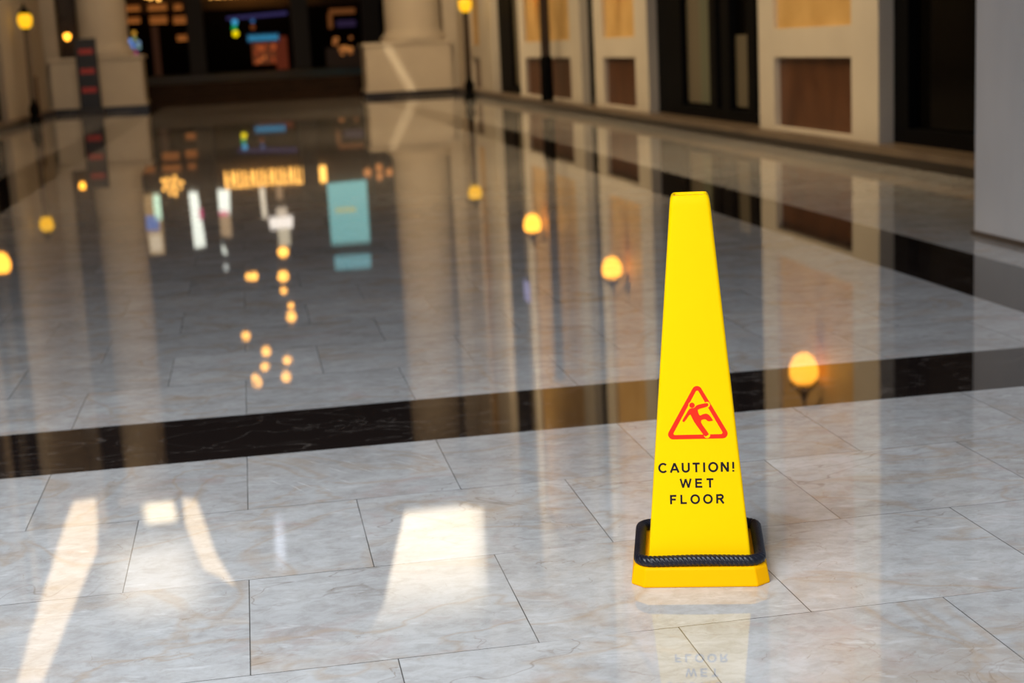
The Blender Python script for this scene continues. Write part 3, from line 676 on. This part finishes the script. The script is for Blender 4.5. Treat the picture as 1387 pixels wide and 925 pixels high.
for i in range(len(vo)): j = (i+1) % len(vo); mb.bm.faces.new((vo[i], vo[j], vi[j], vi[i]))
o = mb.build('warning_triangle', M['red'], cone, recalc=False); o['label'] = 'red outlined warning triangle'
def smooth(pts, it=2):
    for _ in range(it):
        out = []
        for i in range(len(pts)):
            a, b_ = Vector(pts[i]), Vector(pts[(i+1) % len(pts)]); out += [tuple(a*.8+b_*.2), tuple(a*.2+b_*.8)]
        pts = out
    return pts
torso = [(-13.5, 349.5), (-17, 345), (-31.5, 321.5), (-29.5, 319), (-26.5, 318.5), (-12.8, 337.5), (-9.5, 329), (-2.7, 315.4), (19.0, 284.0), (23.0, 284.5), (28.0, 288.2), (28.3, 290.5), (11.2, 316.0), (12.1, 322.5),
         (21.2, 324.6), (27.5, 318.8), (38.4, 320.0), (38.6, 322.0), (31.0, 333.4), (24.5, 337.2), (17.0, 336.0), (9.0, 332.2), (5.2, 340.5), (4.8, 347.6), (25.6, 352.6), (29.0, 355.0), (29.2, 359.5), (26.0, 361.8), (3.5, 357.6), (-3.2, 350.8)]
for (hc, hr, hd) in (((-8.0, 357.0), 8.4, .50), ((26.4, 357.4), 6.6, .51), ((24.4, 286.8), 7.0, .52)):
    halo = MB(); disc(halo, hc, hr, hd); halo.build('symbol_outline', M['yellow'], cone, recalc=False)
mb = MB(); ng = smooth(torso, 1)
from mathutils.geometry import tessellate_polygon
for t_ in tessellate_polygon([[Vector((a, b_, 0)) for a, b_ in ng]]): face_poly(mb, [ng[i] for i in t_], .70)
disc(mb, (-8.0, 357.0), 6.3, .72)
o = mb.build('slipping_figure', M['red'], cone, recalc=False); o['label'] = 'red figure slipping, arms and leg flung out'

# rubber ring lying on the base: a tube with a winding ridge
ring_o = empty('rubber_ring', (.9856, 3.398, .0575), -.2758)
tag(ring_o, 'twisted black rubber weight ring lying on the cone base', 'ring')
path = []
def seg_rr(h, c, n_side, n_c):
    out = []
    cs = ((1, -1, -PI/2), (1, 1, 0), (-1, 1, PI/2), (-1, -1, PI))
    for i, (sx, sy, a0) in enumerate(cs):
        for k in range(n_c): 
            a = a0+PI/2*k/n_c; out.append((sx*(h-c)+c*math.cos(a), sy*(h-c)+c*math.sin(a)))
        nx, ny, na = cs[(i+1) % 4]
        p = Vector((sx*(h-c)+c*math.cos(a0+PI/2), sy*(h-c)+c*math.sin(a0+PI/2))); q_ = Vector((nx*(h-c)+c*math.cos(na), ny*(h-c)+c*math.sin(na)))
        for k in range(n_side): out.append(tuple(p.lerp(q_, k/n_side)))
    return out
raw = seg_rr(.1395, .034, 60, 16)
# resample evenly
def resample(p, n):
    p = [Vector(a) for a in p]; p.append(p[0]); d = [0]
    for a, b_ in zip(p, p[1:]): d.append(d[-1]+(b_-a).length)
    out = []; j = 0
    for i in range(n):
        t = d[-1]*i/n
        while d[j+1] < t: j += 1
        out.append(p[j].lerp(p[j+1], (t-d[j])/(d[j+1]-d[j]+1e-12)))
    return out, d[-1]
NP = 1400; pts, Ltot = resample(raw, NP)
turns = 100; nk = 36
def rad(i):
    def f(k):
        ph = (turns*i/NP + k/nk*4.0) % 1.0
        return .0116+.0019*abs(math.sin(PI*ph))**.6
    return f
mb = MB(); mb.tube([(p.x, p.y, .0016*math.sin(3*math.atan2(p.y, p.x))) for p in pts], .012, nk, closed=True, rad=rad)
mb.build('winding', M['rope'], ring_o, True)

# ------------------------------------------------------------------ light
w = bpy.data.worlds.new('world'); S.world = w; w.use_nodes = True
bg = w.node_tree.nodes['Background']; bg.inputs[0].default_value = (.66, .73, .88, 1); bg.inputs[1].default_value = .35
def area(name, loc, target, sx, sy, energy, col, spread=180, rot=0):
    l = bpy.data.lights.new(name, 'AREA'); l.shape = 'RECTANGLE'; l.size = sx; l.size_y = sy; l.energy = energy; l.color = col; l.spread = math.radians(spread)
    o = bpy.data.objects.new(name, l); C.objects.link(o); o.location = loc
    d = Vector(target)-Vector(loc); o.rotation_euler = (d.to_track_quat('-Z', 'Y') @ Matrix.Rotation(rot, 4, 'Z').to_quaternion()).to_euler()
    return o
area('daylight_behind', (-1.5, -5.5, 4.5), (.6, 3.4, .5), 8, 4, 93, (.95, .97, 1.0), 76)
area('daylight_above', (-3.2, 0.1, 5.5), (-1.8, 1.9, 0), 3.5, 4, 230, (.90, .95, 1.0), 90)
for y in (15, 24, 33):
    area('wall_wash_right', (1.2, y, 9.5), (5.8, y, 3.6), 3.5, 7, 225, (1, .75, .43), 80)
    area('wall_wash_left', (-.4, y, 9.5), (-5, y, 3.6), 3.5, 7, 80, (1, .74, .46), 80)
area('column_wash_right', (3.4, 31, 8.5), (4.75, 42.4, 3), 3, 5, 130, (1, .70, .38), 70)
area('column_wash_left', (-2.6, 31, 8.5), (-3.7, 42.4, 3), 3, 5, 55, (1, .74, .46), 70)
area('streak_light', (3.1, 38.5, 1.9), (4.24, 42.4, .73), .13, 1.45, .45, (1, .8, .5), 5, .50)  # unseen lamp hung in the air to throw the pedestal's light streak

S.view_settings.view_transform = 'Standard'; S.view_settings.look = 'None'; S.view_settings.exposure = 0
S.cycles.use_denoising = True
S.cycles.max_bounces = 8; S.cycles.sample_clamp_indirect = 6
